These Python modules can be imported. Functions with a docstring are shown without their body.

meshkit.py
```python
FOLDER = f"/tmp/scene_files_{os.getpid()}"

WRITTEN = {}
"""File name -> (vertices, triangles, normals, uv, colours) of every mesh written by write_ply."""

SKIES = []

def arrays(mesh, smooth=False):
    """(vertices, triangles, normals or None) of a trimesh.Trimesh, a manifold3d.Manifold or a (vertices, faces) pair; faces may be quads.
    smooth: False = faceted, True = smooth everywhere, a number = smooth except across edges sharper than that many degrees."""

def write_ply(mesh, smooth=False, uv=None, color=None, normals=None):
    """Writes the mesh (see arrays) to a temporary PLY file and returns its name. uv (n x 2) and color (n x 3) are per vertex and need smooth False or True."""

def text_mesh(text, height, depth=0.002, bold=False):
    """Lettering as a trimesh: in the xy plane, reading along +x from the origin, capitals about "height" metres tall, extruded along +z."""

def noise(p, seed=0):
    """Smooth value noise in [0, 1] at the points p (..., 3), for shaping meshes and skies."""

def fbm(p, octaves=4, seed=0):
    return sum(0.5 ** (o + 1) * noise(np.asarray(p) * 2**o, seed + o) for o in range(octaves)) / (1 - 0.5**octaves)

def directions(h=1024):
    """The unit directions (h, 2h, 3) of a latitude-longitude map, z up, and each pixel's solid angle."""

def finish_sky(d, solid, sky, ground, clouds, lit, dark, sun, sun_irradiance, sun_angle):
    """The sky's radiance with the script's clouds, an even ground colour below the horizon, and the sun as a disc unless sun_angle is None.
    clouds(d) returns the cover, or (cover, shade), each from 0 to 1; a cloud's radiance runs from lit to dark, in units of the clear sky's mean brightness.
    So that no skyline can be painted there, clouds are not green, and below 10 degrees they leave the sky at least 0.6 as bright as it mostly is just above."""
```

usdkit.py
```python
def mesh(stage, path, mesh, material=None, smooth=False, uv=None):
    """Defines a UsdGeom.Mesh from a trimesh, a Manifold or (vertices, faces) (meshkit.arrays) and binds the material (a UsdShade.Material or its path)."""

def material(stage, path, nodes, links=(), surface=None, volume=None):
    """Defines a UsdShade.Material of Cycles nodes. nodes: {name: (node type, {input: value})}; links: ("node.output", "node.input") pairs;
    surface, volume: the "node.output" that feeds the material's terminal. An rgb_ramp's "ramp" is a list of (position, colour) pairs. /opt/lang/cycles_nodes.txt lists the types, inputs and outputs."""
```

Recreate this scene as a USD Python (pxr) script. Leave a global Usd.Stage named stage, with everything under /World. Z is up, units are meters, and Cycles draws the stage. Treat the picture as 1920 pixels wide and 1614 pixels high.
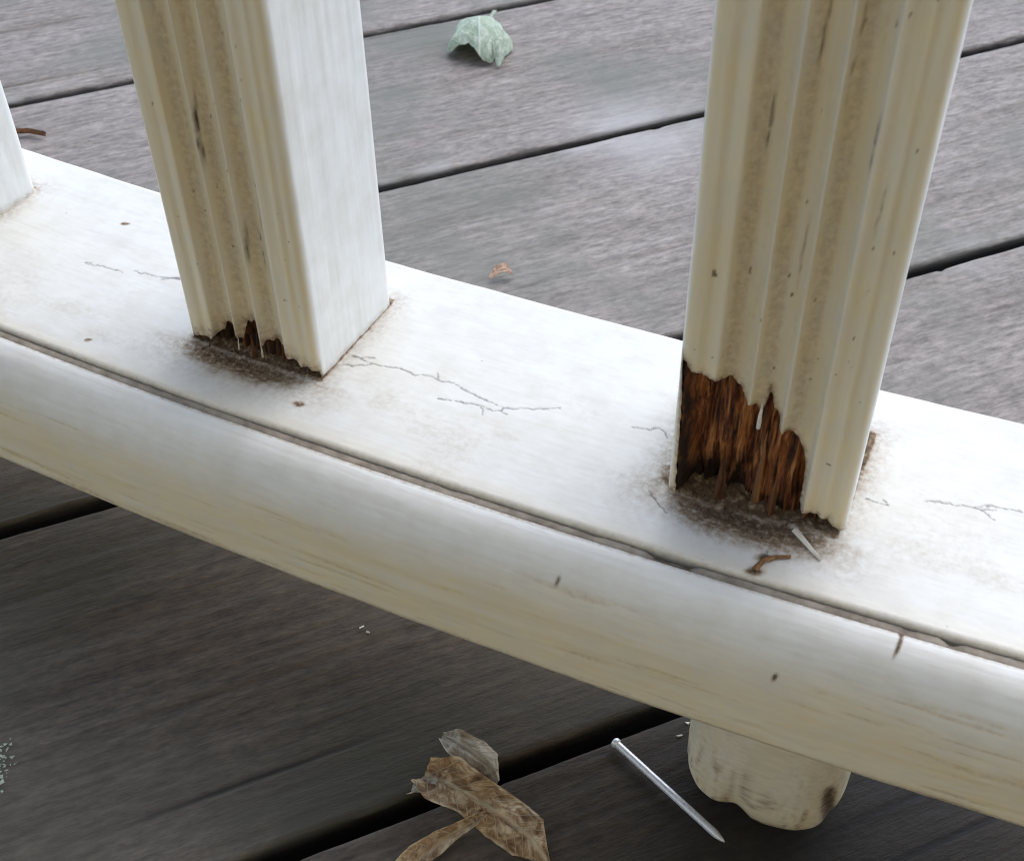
import math
import numpy as np
import trimesh
import usdkit
from meshkit import fbm, noise
from pxr import Gf, Sdf, Usd, UsdGeom, UsdLux, UsdShade, Vt
from shapely import Polygon, points as sh_points, LineString
import shapely
import shapely.affinity

stage = Usd.Stage.CreateInMemory()
UsdGeom.SetStageUpAxis(stage, UsdGeom.Tokens.z)
UsdGeom.SetStageMetersPerUnit(stage, 1.0)
world = UsdGeom.Xform.Define(stage, "/World")
stage.SetDefaultPrim(world.GetPrim())
UsdGeom.Scope.Define(stage, "/World/Looks")

# ------------------------------------------------------------------ camera
PITCH, ROLL, CAM_H = 0.74673, -0.02055, 0.2978
EXPOSURE = 1.0
F_ = np.array([0, math.cos(PITCH), -math.sin(PITCH)])
R0 = np.array([1.0, 0, 0])
U0 = np.cross(R0, F_)
R_ = math.cos(ROLL) * R0 + math.sin(ROLL) * U0
U_ = -math.sin(ROLL) * R0 + math.cos(ROLL) * U0
cam = UsdGeom.Camera.Define(stage, "/World/camera")
M4 = Gf.Matrix4d(*[float(x) for x in (*R_, 0, *U_, 0, *(-F_), 0, 0, 0, CAM_H, 1)])
cam.AddTransformOp().Set(M4)
cam.CreateHorizontalApertureAttr(36.0)
cam.CreateVerticalApertureAttr(36.0 * 860 / 1024)
cam.CreateFocalLengthAttr(36.0 * 2379.56 / 1920)
cam.CreateClippingRangeAttr(Gf.Vec2f(0.01, 500))
cam.CreateFStopAttr(48.0)
cam.CreateFocusDistanceAttr(0.33)
cam.CreateExposureAttr(EXPOSURE)

# ------------------------------------------------------------------ sky and sun (overcast)
SUN_DIR = np.array([0.42, 0.50, 0.90])
SUN_DIR = SUN_DIR / np.linalg.norm(SUN_DIR)
SUN_EL, SUN_ROT = math.asin(SUN_DIR[2]), math.atan2(SUN_DIR[0], SUN_DIR[1])
SKY = usdkit.material(stage, "/World/Looks/sky_look", {
    "s": ("sky_texture", {"sky_type": "single_scattering", "sun_disc": False, "sun_elevation": SUN_EL, "sun_rotation": SUN_ROT, "aerosol_density": 1.0}),
    "h": ("hsv", {"saturation": 0.80, "value": 1.0}),
    "b": ("background_shader", {"strength": 0.15})}, [("s.color", "h.color"), ("h.color", "b.color")], surface="b.background")
dome = UsdLux.DomeLight.Define(stage, "/World/sky")
UsdShade.MaterialBindingAPI.Apply(dome.GetPrim()).Bind(SKY)
dome.GetPrim().SetCustomDataByKey("kind", "structure")
sun = UsdLux.DistantLight.Define(stage, "/World/sun")
sun.CreateNormalizeAttr(True)
sun.CreateIntensityAttr(0.20)
sun.CreateAngleAttr(60.0)
sun.CreateColorAttr(Gf.Vec3f(1.0, 1.0, 1.0))
WALL_Y, ROOF_Y = -1.4, -0.45                  # unseen wall and roof edge, added behind the viewer to block sky
zax = SUN_DIR
xax = np.cross([0, 0, 1.0], zax); xax /= np.linalg.norm(xax)
yax = np.cross(zax, xax)
sun.AddTransformOp().Set(Gf.Matrix4d(*[float(x) for x in (*xax, 0, *yax, 0, *zax, 0, 0, 0, 5, 1)]))

# ------------------------------------------------------------------ helpers
used = {}


def path_for(name, parent):
    base = f"{parent}/{name}"
    k = used.get(base, 0)
    used[base] = k + 1
    return base if k == 0 else f"{base}_{k:03d}"


def tag(prim, label=None, cat=None, group=None, kind=None):
    p = prim.GetPrim()
    for k, v in (("label", label), ("category", cat), ("group", group), ("kind", kind)):
        if v:
            p.SetCustomDataByKey(k, v)
    return prim


def thing(name, label=None, cat=None, loc=(0, 0, 0), rotz=0.0, group=None, kind=None, parent="/World"):
    x = UsdGeom.Xform.Define(stage, path_for(name, parent))
    x.AddTranslateOp().Set(Gf.Vec3d(*map(float, loc)))
    x.AddRotateZOp().Set(float(math.degrees(rotz)))
    return tag(x, label, cat, group, kind)


def obj(name, mesh, mat, parent="/World", smooth=False, uv=None, attrs=None, label=None, cat=None, group=None, kind=None):
    parent = parent if isinstance(parent, str) else str(parent.GetPath())
    m = usdkit.mesh(stage, path_for(name, parent), mesh, mat, smooth=smooth, uv=uv)
    for k, v in (attrs or {}).items():
        UsdGeom.PrimvarsAPI(m).CreatePrimvar(k, Sdf.ValueTypeNames.FloatArray, "vertex").Set(Vt.FloatArray.FromNumpy(np.asarray(v, np.float32)))
    return tag(m, label, cat, group, kind)


def grid_faces(n, m, closed=False):
    """quads as triangles of an n x m grid (row-major); closed wraps the second index"""
    i, j = np.meshgrid(np.arange(n - 1), np.arange(m if closed else m - 1), indexing="ij")
    j2 = (j + 1) % m
    a, b, c, d = i * m + j, (i + 1) * m + j, (i + 1) * m + j2, i * m + j2
    return np.concatenate([np.stack([a, b, c], -1).reshape(-1, 3), np.stack([a, c, d], -1).reshape(-1, 3)])


def f2(x, y, seed=0, octaves=4):
    return fbm(np.stack([np.asarray(x, float), np.asarray(y, float), np.zeros_like(np.asarray(x, float)) + 0.37], -1), octaves, seed)


def sstep(a, b, x):
    t = np.clip((x - a) / (b - a), 0, 1)
    return t * t * (3 - 2 * t)


def spans(*segs):
    """joined linspace pieces (start, end, step)"""
    out = []
    for a, b, st in segs:
        out.append(np.linspace(a, b, max(2, int(round(abs(b - a) / st)) + 1))[:-1])
    return np.append(np.concatenate(out), segs[-1][1])


# ------------------------------------------------------------------ materials
def mk(name, nodes, links, surface="p.BSDF"):
    return usdkit.material(stage, f"/World/Looks/{name}", nodes, links, surface=surface)


def paint(name, white=(0.70, 0.70, 0.68), old=(0.64, 0.54, 0.345), rough=0.42):
    """old gloss paint on wood: st = (along grain, across) in metres; mesh attributes age, dirt, crack"""
    return mk(name, {
        "uv": ("uvmap", {"attribute": "st"}),
        "m1": ("mapping", {"scale": (90, 900, 1)}), "n1": ("noise_texture", {"scale": 1.0, "detail": 3, "roughness": 0.6}),
        "m2": ("mapping", {"scale": (28, 320, 1)}), "n2": ("noise_texture", {"scale": 1.0, "detail": 3, "roughness": 0.6, "distortion": 0.4}),
        "n3": ("noise_texture", {"scale": 620.0, "detail": 4, "roughness": 0.68}),
        "n4": ("noise_texture", {"scale": 120.0, "detail": 3, "roughness": 0.6}),
        "age": ("attribute", {"attribute": "age"}), "dirt": ("attribute", {"attribute": "dirt"}), "crack": ("attribute", {"attribute": "crack"}),
        "ag1": ("map_range", {"value": 0, "from_min": 0.3, "from_max": 0.7, "to_min": 0.75, "to_max": 1.15}),
        "ag2": ("math", {"math_type": "multiply", "use_clamp": True}),
        "c1": ("mix_color", {"a": white, "b": old}),
        "bl": ("map_range", {"value": 0, "from_min": 0.40, "from_max": 0.70, "to_min": 0.0, "to_max": 0.45, "clamp": True}),
        "c2": ("mix_color", {"b": (0.58, 0.54, 0.46)}),
        "d1": ("map_range", {"value": 0, "from_min": 0.30, "from_max": 0.70, "to_min": 0.30, "to_max": 1.70}),
        "d2": ("math", {"math_type": "multiply"}), "d3": ("map_range", {"from_min": 0.06, "from_max": 1.05, "to_min": 0, "to_max": 0.92, "clamp": True}),
        "rg": ("map_range", {"from_min": 0.0, "from_max": 0.6, "to_min": rough, "to_max": 0.95, "clamp": True}), "s1": ("math", {"math_type": "multiply", "value2": 1.9, "use_clamp": True}), "cs": ("mix_color", {"b": (0.36, 0.265, 0.175)}), "s2": ("math", {"math_type": "power", "value2": 1.6}), "c3": ("mix_color", {"b": (0.082, 0.050, 0.027)}),
        "c4": ("mix_color", {"b": (0.035, 0.026, 0.02)}),
        "hh": ("math", {"math_type": "multiply_add", "value2": 0.7}), "b2": ("bump", {"strength": 0.22, "distance": 0.0003}),
        "p": ("principled_bsdf", {"roughness": rough, "specular_ior_level": 0.4}),
    }, [("uv.UV", "m1.vector"), ("uv.UV", "m2.vector"), ("uv.UV", "n3.vector"), ("uv.UV", "n4.vector"), ("m1.vector", "n1.vector"), ("m2.vector", "n2.vector"),
        ("n2.fac", "ag1.value"), ("ag1.result", "ag2.value1"), ("age.fac", "ag2.value2"), ("ag2.value", "c1.fac"),
        ("n4.fac", "bl.value"), ("bl.result", "c2.fac"), ("c1.result", "c2.a"),
        ("n3.fac", "d1.value"), ("d1.result", "d2.value1"), ("dirt.fac", "d2.value2"), ("d2.value", "d3.value"), ("d3.result", "s1.value1"), ("s1.value", "cs.fac"), ("c2.result", "cs.a"), ("d3.result", "s2.value1"), ("s2.value", "c3.fac"), ("d3.result", "rg.value"), ("rg.result", "p.roughness"), ("cs.result", "c3.a"),
        ("crack.fac", "c4.fac"), ("c3.result", "c4.a"), ("c4.result", "p.base_color"),
        ("n1.fac", "hh.value1"), ("n4.fac", "hh.value3"), ("hh.value", "b2.height"), ("b2.normal", "p.normal")])


PAINT = paint("old_white_paint")

def wood(name, tones, green, rough=0.7):
    """weathered boards: object space, x along the grain"""
    return mk(name, {
        "tc": ("texture_coordinate", {}), "oi": ("object_info", {}), "of": ("vector_math", {"math_type": "scale", "vector1": (7.3, 3.1, 5.7), "scale": 1.0}),
        "sum": ("vector_math", {"math_type": "add"}),
        "m1": ("mapping", {"scale": (9, 70, 70)}), "n1": ("noise_texture", {"scale": 1.0, "detail": 4, "roughness": 0.62, "distortion": 0.6}),
        "m2": ("mapping", {"scale": (60, 520, 520)}), "n2": ("noise_texture", {"scale": 1.0, "detail": 4, "roughness": 0.65, "distortion": 0.3}),
        "n3": ("noise_texture", {"scale": 11.0, "detail": 4, "roughness": 0.62}),
        "m4": ("mapping", {"scale": (170, 430, 430)}), "n4": ("noise_texture", {"scale": 1.0, "detail": 4, "roughness": 0.72}),
        "r1": ("rgb_ramp", {"ramp": [(0.28, tones[0]), (0.46, tones[1]), (0.58, tones[2]), (0.72, tones[3])]}),
        "r2": ("map_range", {"from_min": 0.30, "from_max": 0.55, "to_min": 0.66, "to_max": 1.0, "clamp": True}),
        "r4": ("map_range", {"from_min": 0.32, "from_max": 0.70, "to_min": 0.66, "to_max": 1.42, "clamp": True}),
        "k": ("math", {"math_type": "multiply"}), "kc": ("combine_color", {}),
        "c1": ("mix_color", {"blend_type": "multiply", "fac": 1.0, "use_clamp": False}),
        "dm": ("attribute", {"attribute": "damp_shade"}), "c3": ("mix_color", {"blend_type": "multiply", "b": (0.255, 0.208, 0.138), "use_clamp": False}),
        "g": ("map_range", {"from_min": 0.46, "from_max": 0.68, "to_min": 0, "to_max": 0.9, "clamp": True}),
        "c2": ("mix_color", {"b": green}),
        "wo": ("attribute", {"attribute": "worn"}), "c4": ("mix_color", {"b": (0.46, 0.435, 0.42)}), "gr": ("attribute", {"attribute": "shade_grime"}), "c5": ("mix_color", {"b": (0.010, 0.008, 0.007)}),  # near-black for dark splits and painted shade
        "hh": ("math", {"math_type": "add"}), "b2": ("bump", {"strength": 0.6, "distance": 0.0007}),
        "p": ("principled_bsdf", {"roughness": rough, "specular_ior_level": 0.35}),
    }, [("oi.random", "of.scale"), ("tc.object", "sum.vector1"), ("of.vector", "sum.vector2"),
        ("sum.vector", "m1.vector"), ("sum.vector", "m2.vector"), ("sum.vector", "n3.vector"), ("sum.vector", "m4.vector"), ("m1.vector", "n1.vector"), ("m2.vector", "n2.vector"), ("m4.vector", "n4.vector"),
        ("n1.fac", "r1.fac"), ("n2.fac", "r2.value"), ("n4.fac", "r4.value"), ("r2.result", "k.value1"), ("r4.result", "k.value2"),
        ("k.value", "kc.r"), ("k.value", "kc.g"), ("k.value", "kc.b"), ("r1.color", "c1.a"), ("kc.color", "c1.b"),
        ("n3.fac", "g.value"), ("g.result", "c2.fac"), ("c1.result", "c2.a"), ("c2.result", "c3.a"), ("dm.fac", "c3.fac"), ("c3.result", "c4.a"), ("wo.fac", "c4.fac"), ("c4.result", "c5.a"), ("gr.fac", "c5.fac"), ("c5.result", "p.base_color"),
        ("n2.fac", "hh.value1"), ("n4.fac", "hh.value2"), ("hh.value", "b2.height"), ("b2.normal", "p.normal")])


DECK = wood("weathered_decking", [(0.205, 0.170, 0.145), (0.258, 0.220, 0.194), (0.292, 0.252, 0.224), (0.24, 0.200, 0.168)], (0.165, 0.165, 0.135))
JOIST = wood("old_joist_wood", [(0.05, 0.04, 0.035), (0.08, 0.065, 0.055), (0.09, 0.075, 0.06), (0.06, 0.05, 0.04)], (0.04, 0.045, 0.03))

SOIL = mk("dark_soil", {"n": ("noise_texture", {"scale": 40, "detail": 6}), "r": ("rgb_ramp", {"ramp": [(0.3, (0.015, 0.012, 0.01)), (0.7, (0.05, 0.04, 0.03))]}), "p": ("principled_bsdf", {"roughness": 0.95})},
          [("n.fac", "r.fac"), ("r.color", "p.base_color")])

ROT = mk("rotten_wood", {
    "uv": ("uvmap", {"attribute": "st"}), "dk": ("attribute", {"attribute": "rot"}),
    "m1": ("mapping", {"scale": (70, 700, 1)}), "n1": ("noise_texture", {"scale": 1.0, "detail": 5, "roughness": 0.65, "distortion": 0.5}),
    "m2": ("mapping", {"scale": (260, 2600, 1)}), "n2": ("noise_texture", {"scale": 1.0, "detail": 3, "roughness": 0.6}),
    "r1": ("rgb_ramp", {"ramp": [(0.30, (0.012, 0.005, 0.003)), (0.42, (0.085, 0.025, 0.010)), (0.52, (0.27, 0.090, 0.026)), (0.61, (0.46, 0.205, 0.068)), (0.70, (0.30, 0.135, 0.05)), (0.78, (0.11, 0.036, 0.014))]}),
    "c1": ("mix_color", {"b": (0.012, 0.009, 0.008)}),
    "b1": ("bump", {"strength": 0.8, "distance": 0.0012}), "b2": ("bump", {"strength": 0.6, "distance": 0.0005}),
    "p": ("principled_bsdf", {"roughness": 0.75, "specular_ior_level": 0.3}),
}, [("uv.UV", "m1.vector"), ("uv.UV", "m2.vector"), ("m1.vector", "n1.vector"), ("m2.vector", "n2.vector"), ("n1.fac", "r1.fac"), ("r1.color", "c1.a"), ("dk.fac", "c1.fac"), ("c1.result", "p.base_color"),
    ("n1.fac", "b1.height"), ("n2.fac", "b2.height"), ("b1.normal", "b2.normal"), ("b2.normal", "p.normal")])


def plain(name, lo, hi, scale=300.0, stretch=(1, 1, 1), rough=0.8, bump=0.0003, detail=4):
    return mk(name, {"tc": ("texture_coordinate", {}), "m": ("mapping", {"scale": stretch}), "n": ("noise_texture", {"scale": scale, "detail": detail, "roughness": 0.6}),
                     "r": ("rgb_ramp", {"ramp": [(0.3, lo), (0.7, hi)]}), "b": ("bump", {"strength": 0.5, "distance": bump}), "p": ("principled_bsdf", {"roughness": rough, "specular_ior_level": 0.3})},
              [("tc.object", "m.vector"), ("m.vector", "n.vector"), ("n.fac", "r.fac"), ("r.color", "p.base_color"), ("n.fac", "b.height"), ("b.normal", "p.normal")])


SEAM = plain("seam_caulk", (0.17, 0.14, 0.105), (0.36, 0.31, 0.245), 260, rough=0.7)
SPLINT_DARK = plain("dark_splinter_wood", (0.022, 0.009, 0.005), (0.20, 0.085, 0.032), 700, (1, 1, 0.07), bump=0.0008)
SPLINT_TAN = plain("tan_splinter_wood", (0.09, 0.036, 0.014), (0.28, 0.14, 0.055), 700, (1, 1, 0.07), bump=0.0008)
SPLINT_PALE = plain("pale_paint_chip", (0.55, 0.50, 0.42), (0.75, 0.70, 0.62), 500)
CRUMB = plain("rot_crumbs", (0.03, 0.02, 0.012), (0.16, 0.11, 0.065), 900)
STEEL = mk("bare_steel", {"n": ("noise_texture", {"scale": 900, "detail": 3}), "r": ("map_range", {"from_min": 0.3, "from_max": 0.7, "to_min": 0.25, "to_max": 0.45}), "p": ("principled_bsdf", {"metallic": 0.5, "base_color": (0.74, 0.74, 0.76)})},
           [("n.fac", "r.value"), ("r.result", "p.roughness")])
LICHEN = plain("pale_lichen", (0.22, 0.26, 0.18), (0.50, 0.55, 0.44), 900)


def leaf_mat(name, lo, mid, hi, trans, vein=0.7):
    """st = (along the midrib, signed distance across) in metres; mesh attribute rim = 1 at the edge"""
    return mk(name, {
        "uv": ("uvmap", {"attribute": "st"}), "m1": ("mapping", {"scale": (230, 300, 1)}), "n1": ("noise_texture", {"scale": 1.0, "detail": 4, "roughness": 0.68, "distortion": 0.9}),
        "n2": ("noise_texture", {"scale": 800.0, "detail": 3, "roughness": 0.6}),
        "r": ("rgb_ramp", {"ramp": [(0.32, lo), (0.50, mid), (0.68, hi)]}),
        "sx": ("separate_xyz", {}), "ab": ("math", {"math_type": "absolute"}), "rib": ("map_range", {"from_min": 0.0003, "from_max": 0.0009, "to_min": vein, "to_max": 0.0, "clamp": True}),
        "vx": ("math", {"math_type": "multiply_add", "value2": -1.1}), "vs": ("math", {"math_type": "multiply", "value2": 2100.0}), "vw": ("math", {"math_type": "sine"}),
        "ve": ("map_range", {"from_min": 0.80, "from_max": 1.0, "to_min": 0.0, "to_max": vein * 0.55, "clamp": True}),
        "ri": ("attribute", {"attribute": "rim"}), "mxv": ("math", {"math_type": "maximum"}), "mxr": ("math", {"math_type": "maximum"}),
        "c": ("mix_color", {"b": hi}),
        "hh": ("math", {"math_type": "multiply_add", "value2": 0.7}), "h2": ("math", {"math_type": "multiply_add", "value2": 0.4}), "b2": ("bump", {"strength": 0.9, "distance": 0.0009}),
        "p": ("principled_bsdf", {"roughness": 0.6, "specular_ior_level": 0.35}), "t": ("translucent_bsdf", {"color": trans}), "mx": ("mix_closure", {"fac": 0.15})},
        [("uv.UV", "m1.vector"), ("m1.vector", "n1.vector"), ("uv.UV", "n2.vector"), ("n1.fac", "r.fac"), ("r.color", "c.a"),
         ("uv.UV", "sx.vector"), ("sx.y", "ab.value1"), ("ab.value", "rib.value"), ("ab.value", "vx.value1"), ("sx.x", "vx.value3"), ("vx.value", "vs.value1"), ("vs.value", "vw.value1"), ("vw.value", "ve.value"),
         ("rib.result", "mxv.value1"), ("ve.result", "mxv.value2"), ("mxv.value", "mxr.value1"), ("ri.fac", "mxr.value2"), ("mxr.value", "c.fac"), ("c.result", "p.base_color"),
         ("mxv.value", "hh.value1"), ("n1.fac", "hh.value3"), ("n2.fac", "h2.value1"), ("hh.value", "h2.value3"), ("h2.value", "b2.height"), ("b2.normal", "p.normal"),
         ("p.BSDF", "mx.closure1"), ("t.BSDF", "mx.closure2")], surface="mx.closure")


LEAF_BROWN = leaf_mat("dry_brown_leaf", (0.075, 0.035, 0.015), (0.36, 0.215, 0.10), (0.76, 0.60, 0.37), (0.30, 0.16, 0.06))
LEAF_GREY = leaf_mat("dry_greyish_leaf", (0.20, 0.15, 0.10), (0.42, 0.35, 0.25), (0.62, 0.55, 0.43), (0.30, 0.22, 0.12))
LEAF_GREEN = leaf_mat("pale_green_leaf", (0.28, 0.37, 0.24), (0.45, 0.53, 0.40), (0.66, 0.71, 0.60), (0.40, 0.48, 0.30))
PETAL = leaf_mat("tan_leaf_scrap", (0.45, 0.28, 0.18), (0.60, 0.40, 0.28), (0.68, 0.50, 0.38), (0.45, 0.28, 0.15))

# ------------------------------------------------------------------ ground and deck
obj("ground", trimesh.creation.box((400, 400, 0.2), trimesh.transformations.translation_matrix((0, 0, -0.65))), SOIL, kind="structure")

ANG, OFF, PITCHB = 0.382595, 0.610634, 0.145
deck = thing("deck", rotz=ANG, kind="structure")
GAP, TH = 0.0060, 0.036
CX, CY, RG = 0.951, 2.208, 2.232              # centre and radius of the railing curve


def board(k):
    y1, y0 = OFF - PITCHB * k - GAP / 2, OFF - PITCHB * (k + 1) + GAP / 2
    fine = -1 <= k <= 4
    xs = spans((-2.0, -0.40, 0.1), (-0.40, 0.62, 0.0025), (0.62, 2.2, 0.1)) if fine else np.linspace(-2.0, 2.2, 60)
    ys = np.linspace(y0, y1, int((y1 - y0) / 0.0008) if fine else 24)
    e = 0.0016                                            # eased edge
    prof = [(y0, -TH), (y0, -TH / 2), (y0, -e - 0.003), (y0, -e - 0.0006), (y0, -e)] + [(y0 + e * (1 - math.cos(t)), -e + e * math.sin(t)) for t in np.linspace(0.35, 1.3, 4)]
    mid = [(y, 0.0) for y in ys if y0 + e < y < y1 - e]
    prof = prof + mid + [(2 * (y0 + y1) / 2 - y, z) for y, z in prof[::-1]]
    prof = np.array(prof)
    n, m = len(xs), len(prof)
    X = np.repeat(xs[:, None], m, 1)
    Y = np.repeat(prof[None, :, 0], n, 0).copy()
    Z = np.repeat(prof[None, :, 1], n, 0).copy()
    top = np.repeat((prof[:, 1] > -e * 1.01)[None], n, 0)
    side = np.repeat(sstep(-0.0008, -0.0035, prof[:, 1])[None], n, 0)  # mask of the board sides, blackened to paint in the shade of the gaps
    # weathered grain: shallow furrows along the board, a slight cup and worn edges
    yw = Y + 0.004 * (f2(X * 9, Y * 9, 50 + k, 3) - 0.5)
    g = f2(X * 7, yw * 260, 10 + k, 4) - 0.5
    g2 = f2(X * 3.0, yw * 90, 30 + k, 3) - 0.5
    split = np.clip(f2(X * 6, yw * 230, 70 + k, 2) - 0.69, 0, 1) * 6
    ce = (Y - (y0 + y1) / 2) / (y1 - y0) * 2
    Z = np.where(top, Z + 0.0011 * g + 0.0009 * g2 - 0.0008 * split - 0.0010 * (1 - ce ** 2), Z)
    edge = np.exp(-np.minimum(Y - y0, y1 - Y) / 0.0035)
    rag = (f2(X * 70, Y * 0 + (Y > (y0 + y1) / 2) * 7.3, 90 + k, 4) - 0.5) * 0.0022
    chip = np.clip(f2(X * 130, Y * 60 + 3.1, 110 + k, 3) - 0.66, 0, 1) * 0.03
    sgn = np.where(Y > (y0 + y1) / 2, -1.0, 1.0)
    Y = Y + np.where(top, edge * sgn * (rag + chip * 0.4), 0)
    Z = Z - np.where(top, edge * chip * 0.3, 0)
    V = np.stack([X, Y, Z], -1).reshape(-1, 3)
    # the boards out in the rain are bleached grey; under and inside the railing, mildew brown plus shade painted in
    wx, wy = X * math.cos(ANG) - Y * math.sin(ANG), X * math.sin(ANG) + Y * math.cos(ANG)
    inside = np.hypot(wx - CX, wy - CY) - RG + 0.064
    damp_shade = 0.74 * sstep(-0.02, 0.03, inside + 0.03 * (f2(X * 14, Y * 60, 130 + k, 4) - 0.5))
    damp_shade = damp_shade + 0.26 * (damp_shade > 0.2) * sstep(0.13, 0.06, inside)  # darker still towards the rail, as painted shade
    wet_shade = np.exp(-(((wx - 0.085) ** 2 + (wy - 0.180) ** 2) / 0.066 ** 2) ** 1.5) * (0.75 + 0.5 * f2(X * 40, Y * 90, 150 + k, 3))  # wet patch and shadow under the rail, painted into the colour
    damp_shade = np.clip(damp_shade + 0.4 * wet_shade * (damp_shade > 0.2), 0, 1)
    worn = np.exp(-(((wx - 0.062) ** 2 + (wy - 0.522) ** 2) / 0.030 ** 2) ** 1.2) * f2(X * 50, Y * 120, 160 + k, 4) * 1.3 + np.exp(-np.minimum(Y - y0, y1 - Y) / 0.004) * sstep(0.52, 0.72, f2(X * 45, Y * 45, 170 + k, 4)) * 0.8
    worn = np.clip(worn, 0, 0.6) * (damp_shade < 0.2) * top
    shade_grime = np.maximum(0.93 * side, np.where(top, np.clip(split * 1.3, 0, 0.75) * np.where(damp_shade > 0.2, 1.0, 0.12) + 0.88 * np.clip(wet_shade, 0, 1) * (damp_shade > 0.2), 0))  # gap shade and rail shadow painted in, with dark splits
    F = grid_faces(n, m, closed=True)[:, ::-1]
    caps = []
    for j in range(1, m - 1):
        caps += [(0, j, j + 1), ((n - 1) * m, (n - 1) * m + j + 1, (n - 1) * m + j)]
    obj("deck_board", (V, np.vstack([F, np.array(caps)[:, ::-1]])), DECK, deck, smooth=True, attrs={"damp_shade": damp_shade.ravel(), "shade_grime": shade_grime.ravel(), "worn": worn.ravel()})


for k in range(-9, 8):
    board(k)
for jx in (-1.55, -1.1, -0.65, -0.2, 0.25, 0.70, 1.15, 1.6):
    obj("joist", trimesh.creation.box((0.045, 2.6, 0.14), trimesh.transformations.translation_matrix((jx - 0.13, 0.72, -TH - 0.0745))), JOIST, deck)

# ------------------------------------------------------------------ unseen wall and roof, added to shade the near side and bounce warm light
WALL = plain("warm_bounce_paint", (0.56, 0.47, 0.32), (0.62, 0.53, 0.37), 3.0, rough=0.8, bump=0.002)  # added wall, toned warm for its bounce light
CEIL = plain("added_roof_paint", (0.56, 0.47, 0.32), (0.62, 0.53, 0.37), 3.0, rough=0.8, bump=0.002)
for row in range(18):
    T = trimesh.transformations.rotation_matrix(0.06, (1, 0, 0))
    T[:3, 3] = (-0.3, WALL_Y - 0.01, -0.1 + row * 0.14 + 0.07)
    if row == 0:
        blocker = thing("house_wall", kind="structure")
    obj("siding_board", trimesh.creation.box((7.0, 0.016, 0.15), T), WALL, blocker)
obj("porch_roof", trimesh.creation.box((7.0, ROOF_Y - WALL_Y + 0.02, 0.12), trimesh.transformations.translation_matrix((-0.3, (ROOF_Y + WALL_Y) / 2, 2.55))), CEIL, kind="structure")  # added roof out of view, blocks part of the sky

# ------------------------------------------------------------------ curved rail
A0 = math.atan2(-(2.208 - 0.187), -0.951)


def on_rail(s, r, z):
    """s metres along the curve, r metres outward of the seam, z up"""
    th = A0 + s / RG
    return np.stack([CX + (RG + r) * np.cos(th), CY + (RG + r) * np.sin(th), z + 0 * s], -1)


def rail_angle(s):
    return A0 + s / RG + math.pi / 2


railing = thing("porch_railing", "curved white porch railing with fluted balusters rotting at their feet", "railing")
TOPZ, BOTZ = 0.100, 0.064
BAL = [(-0.2055, 0.00), (-0.0811, 0.0), (0.0461, 0.050)]      # s, twist
BW, BD, BR = 0.0386, 0.0345, -0.0370

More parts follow.
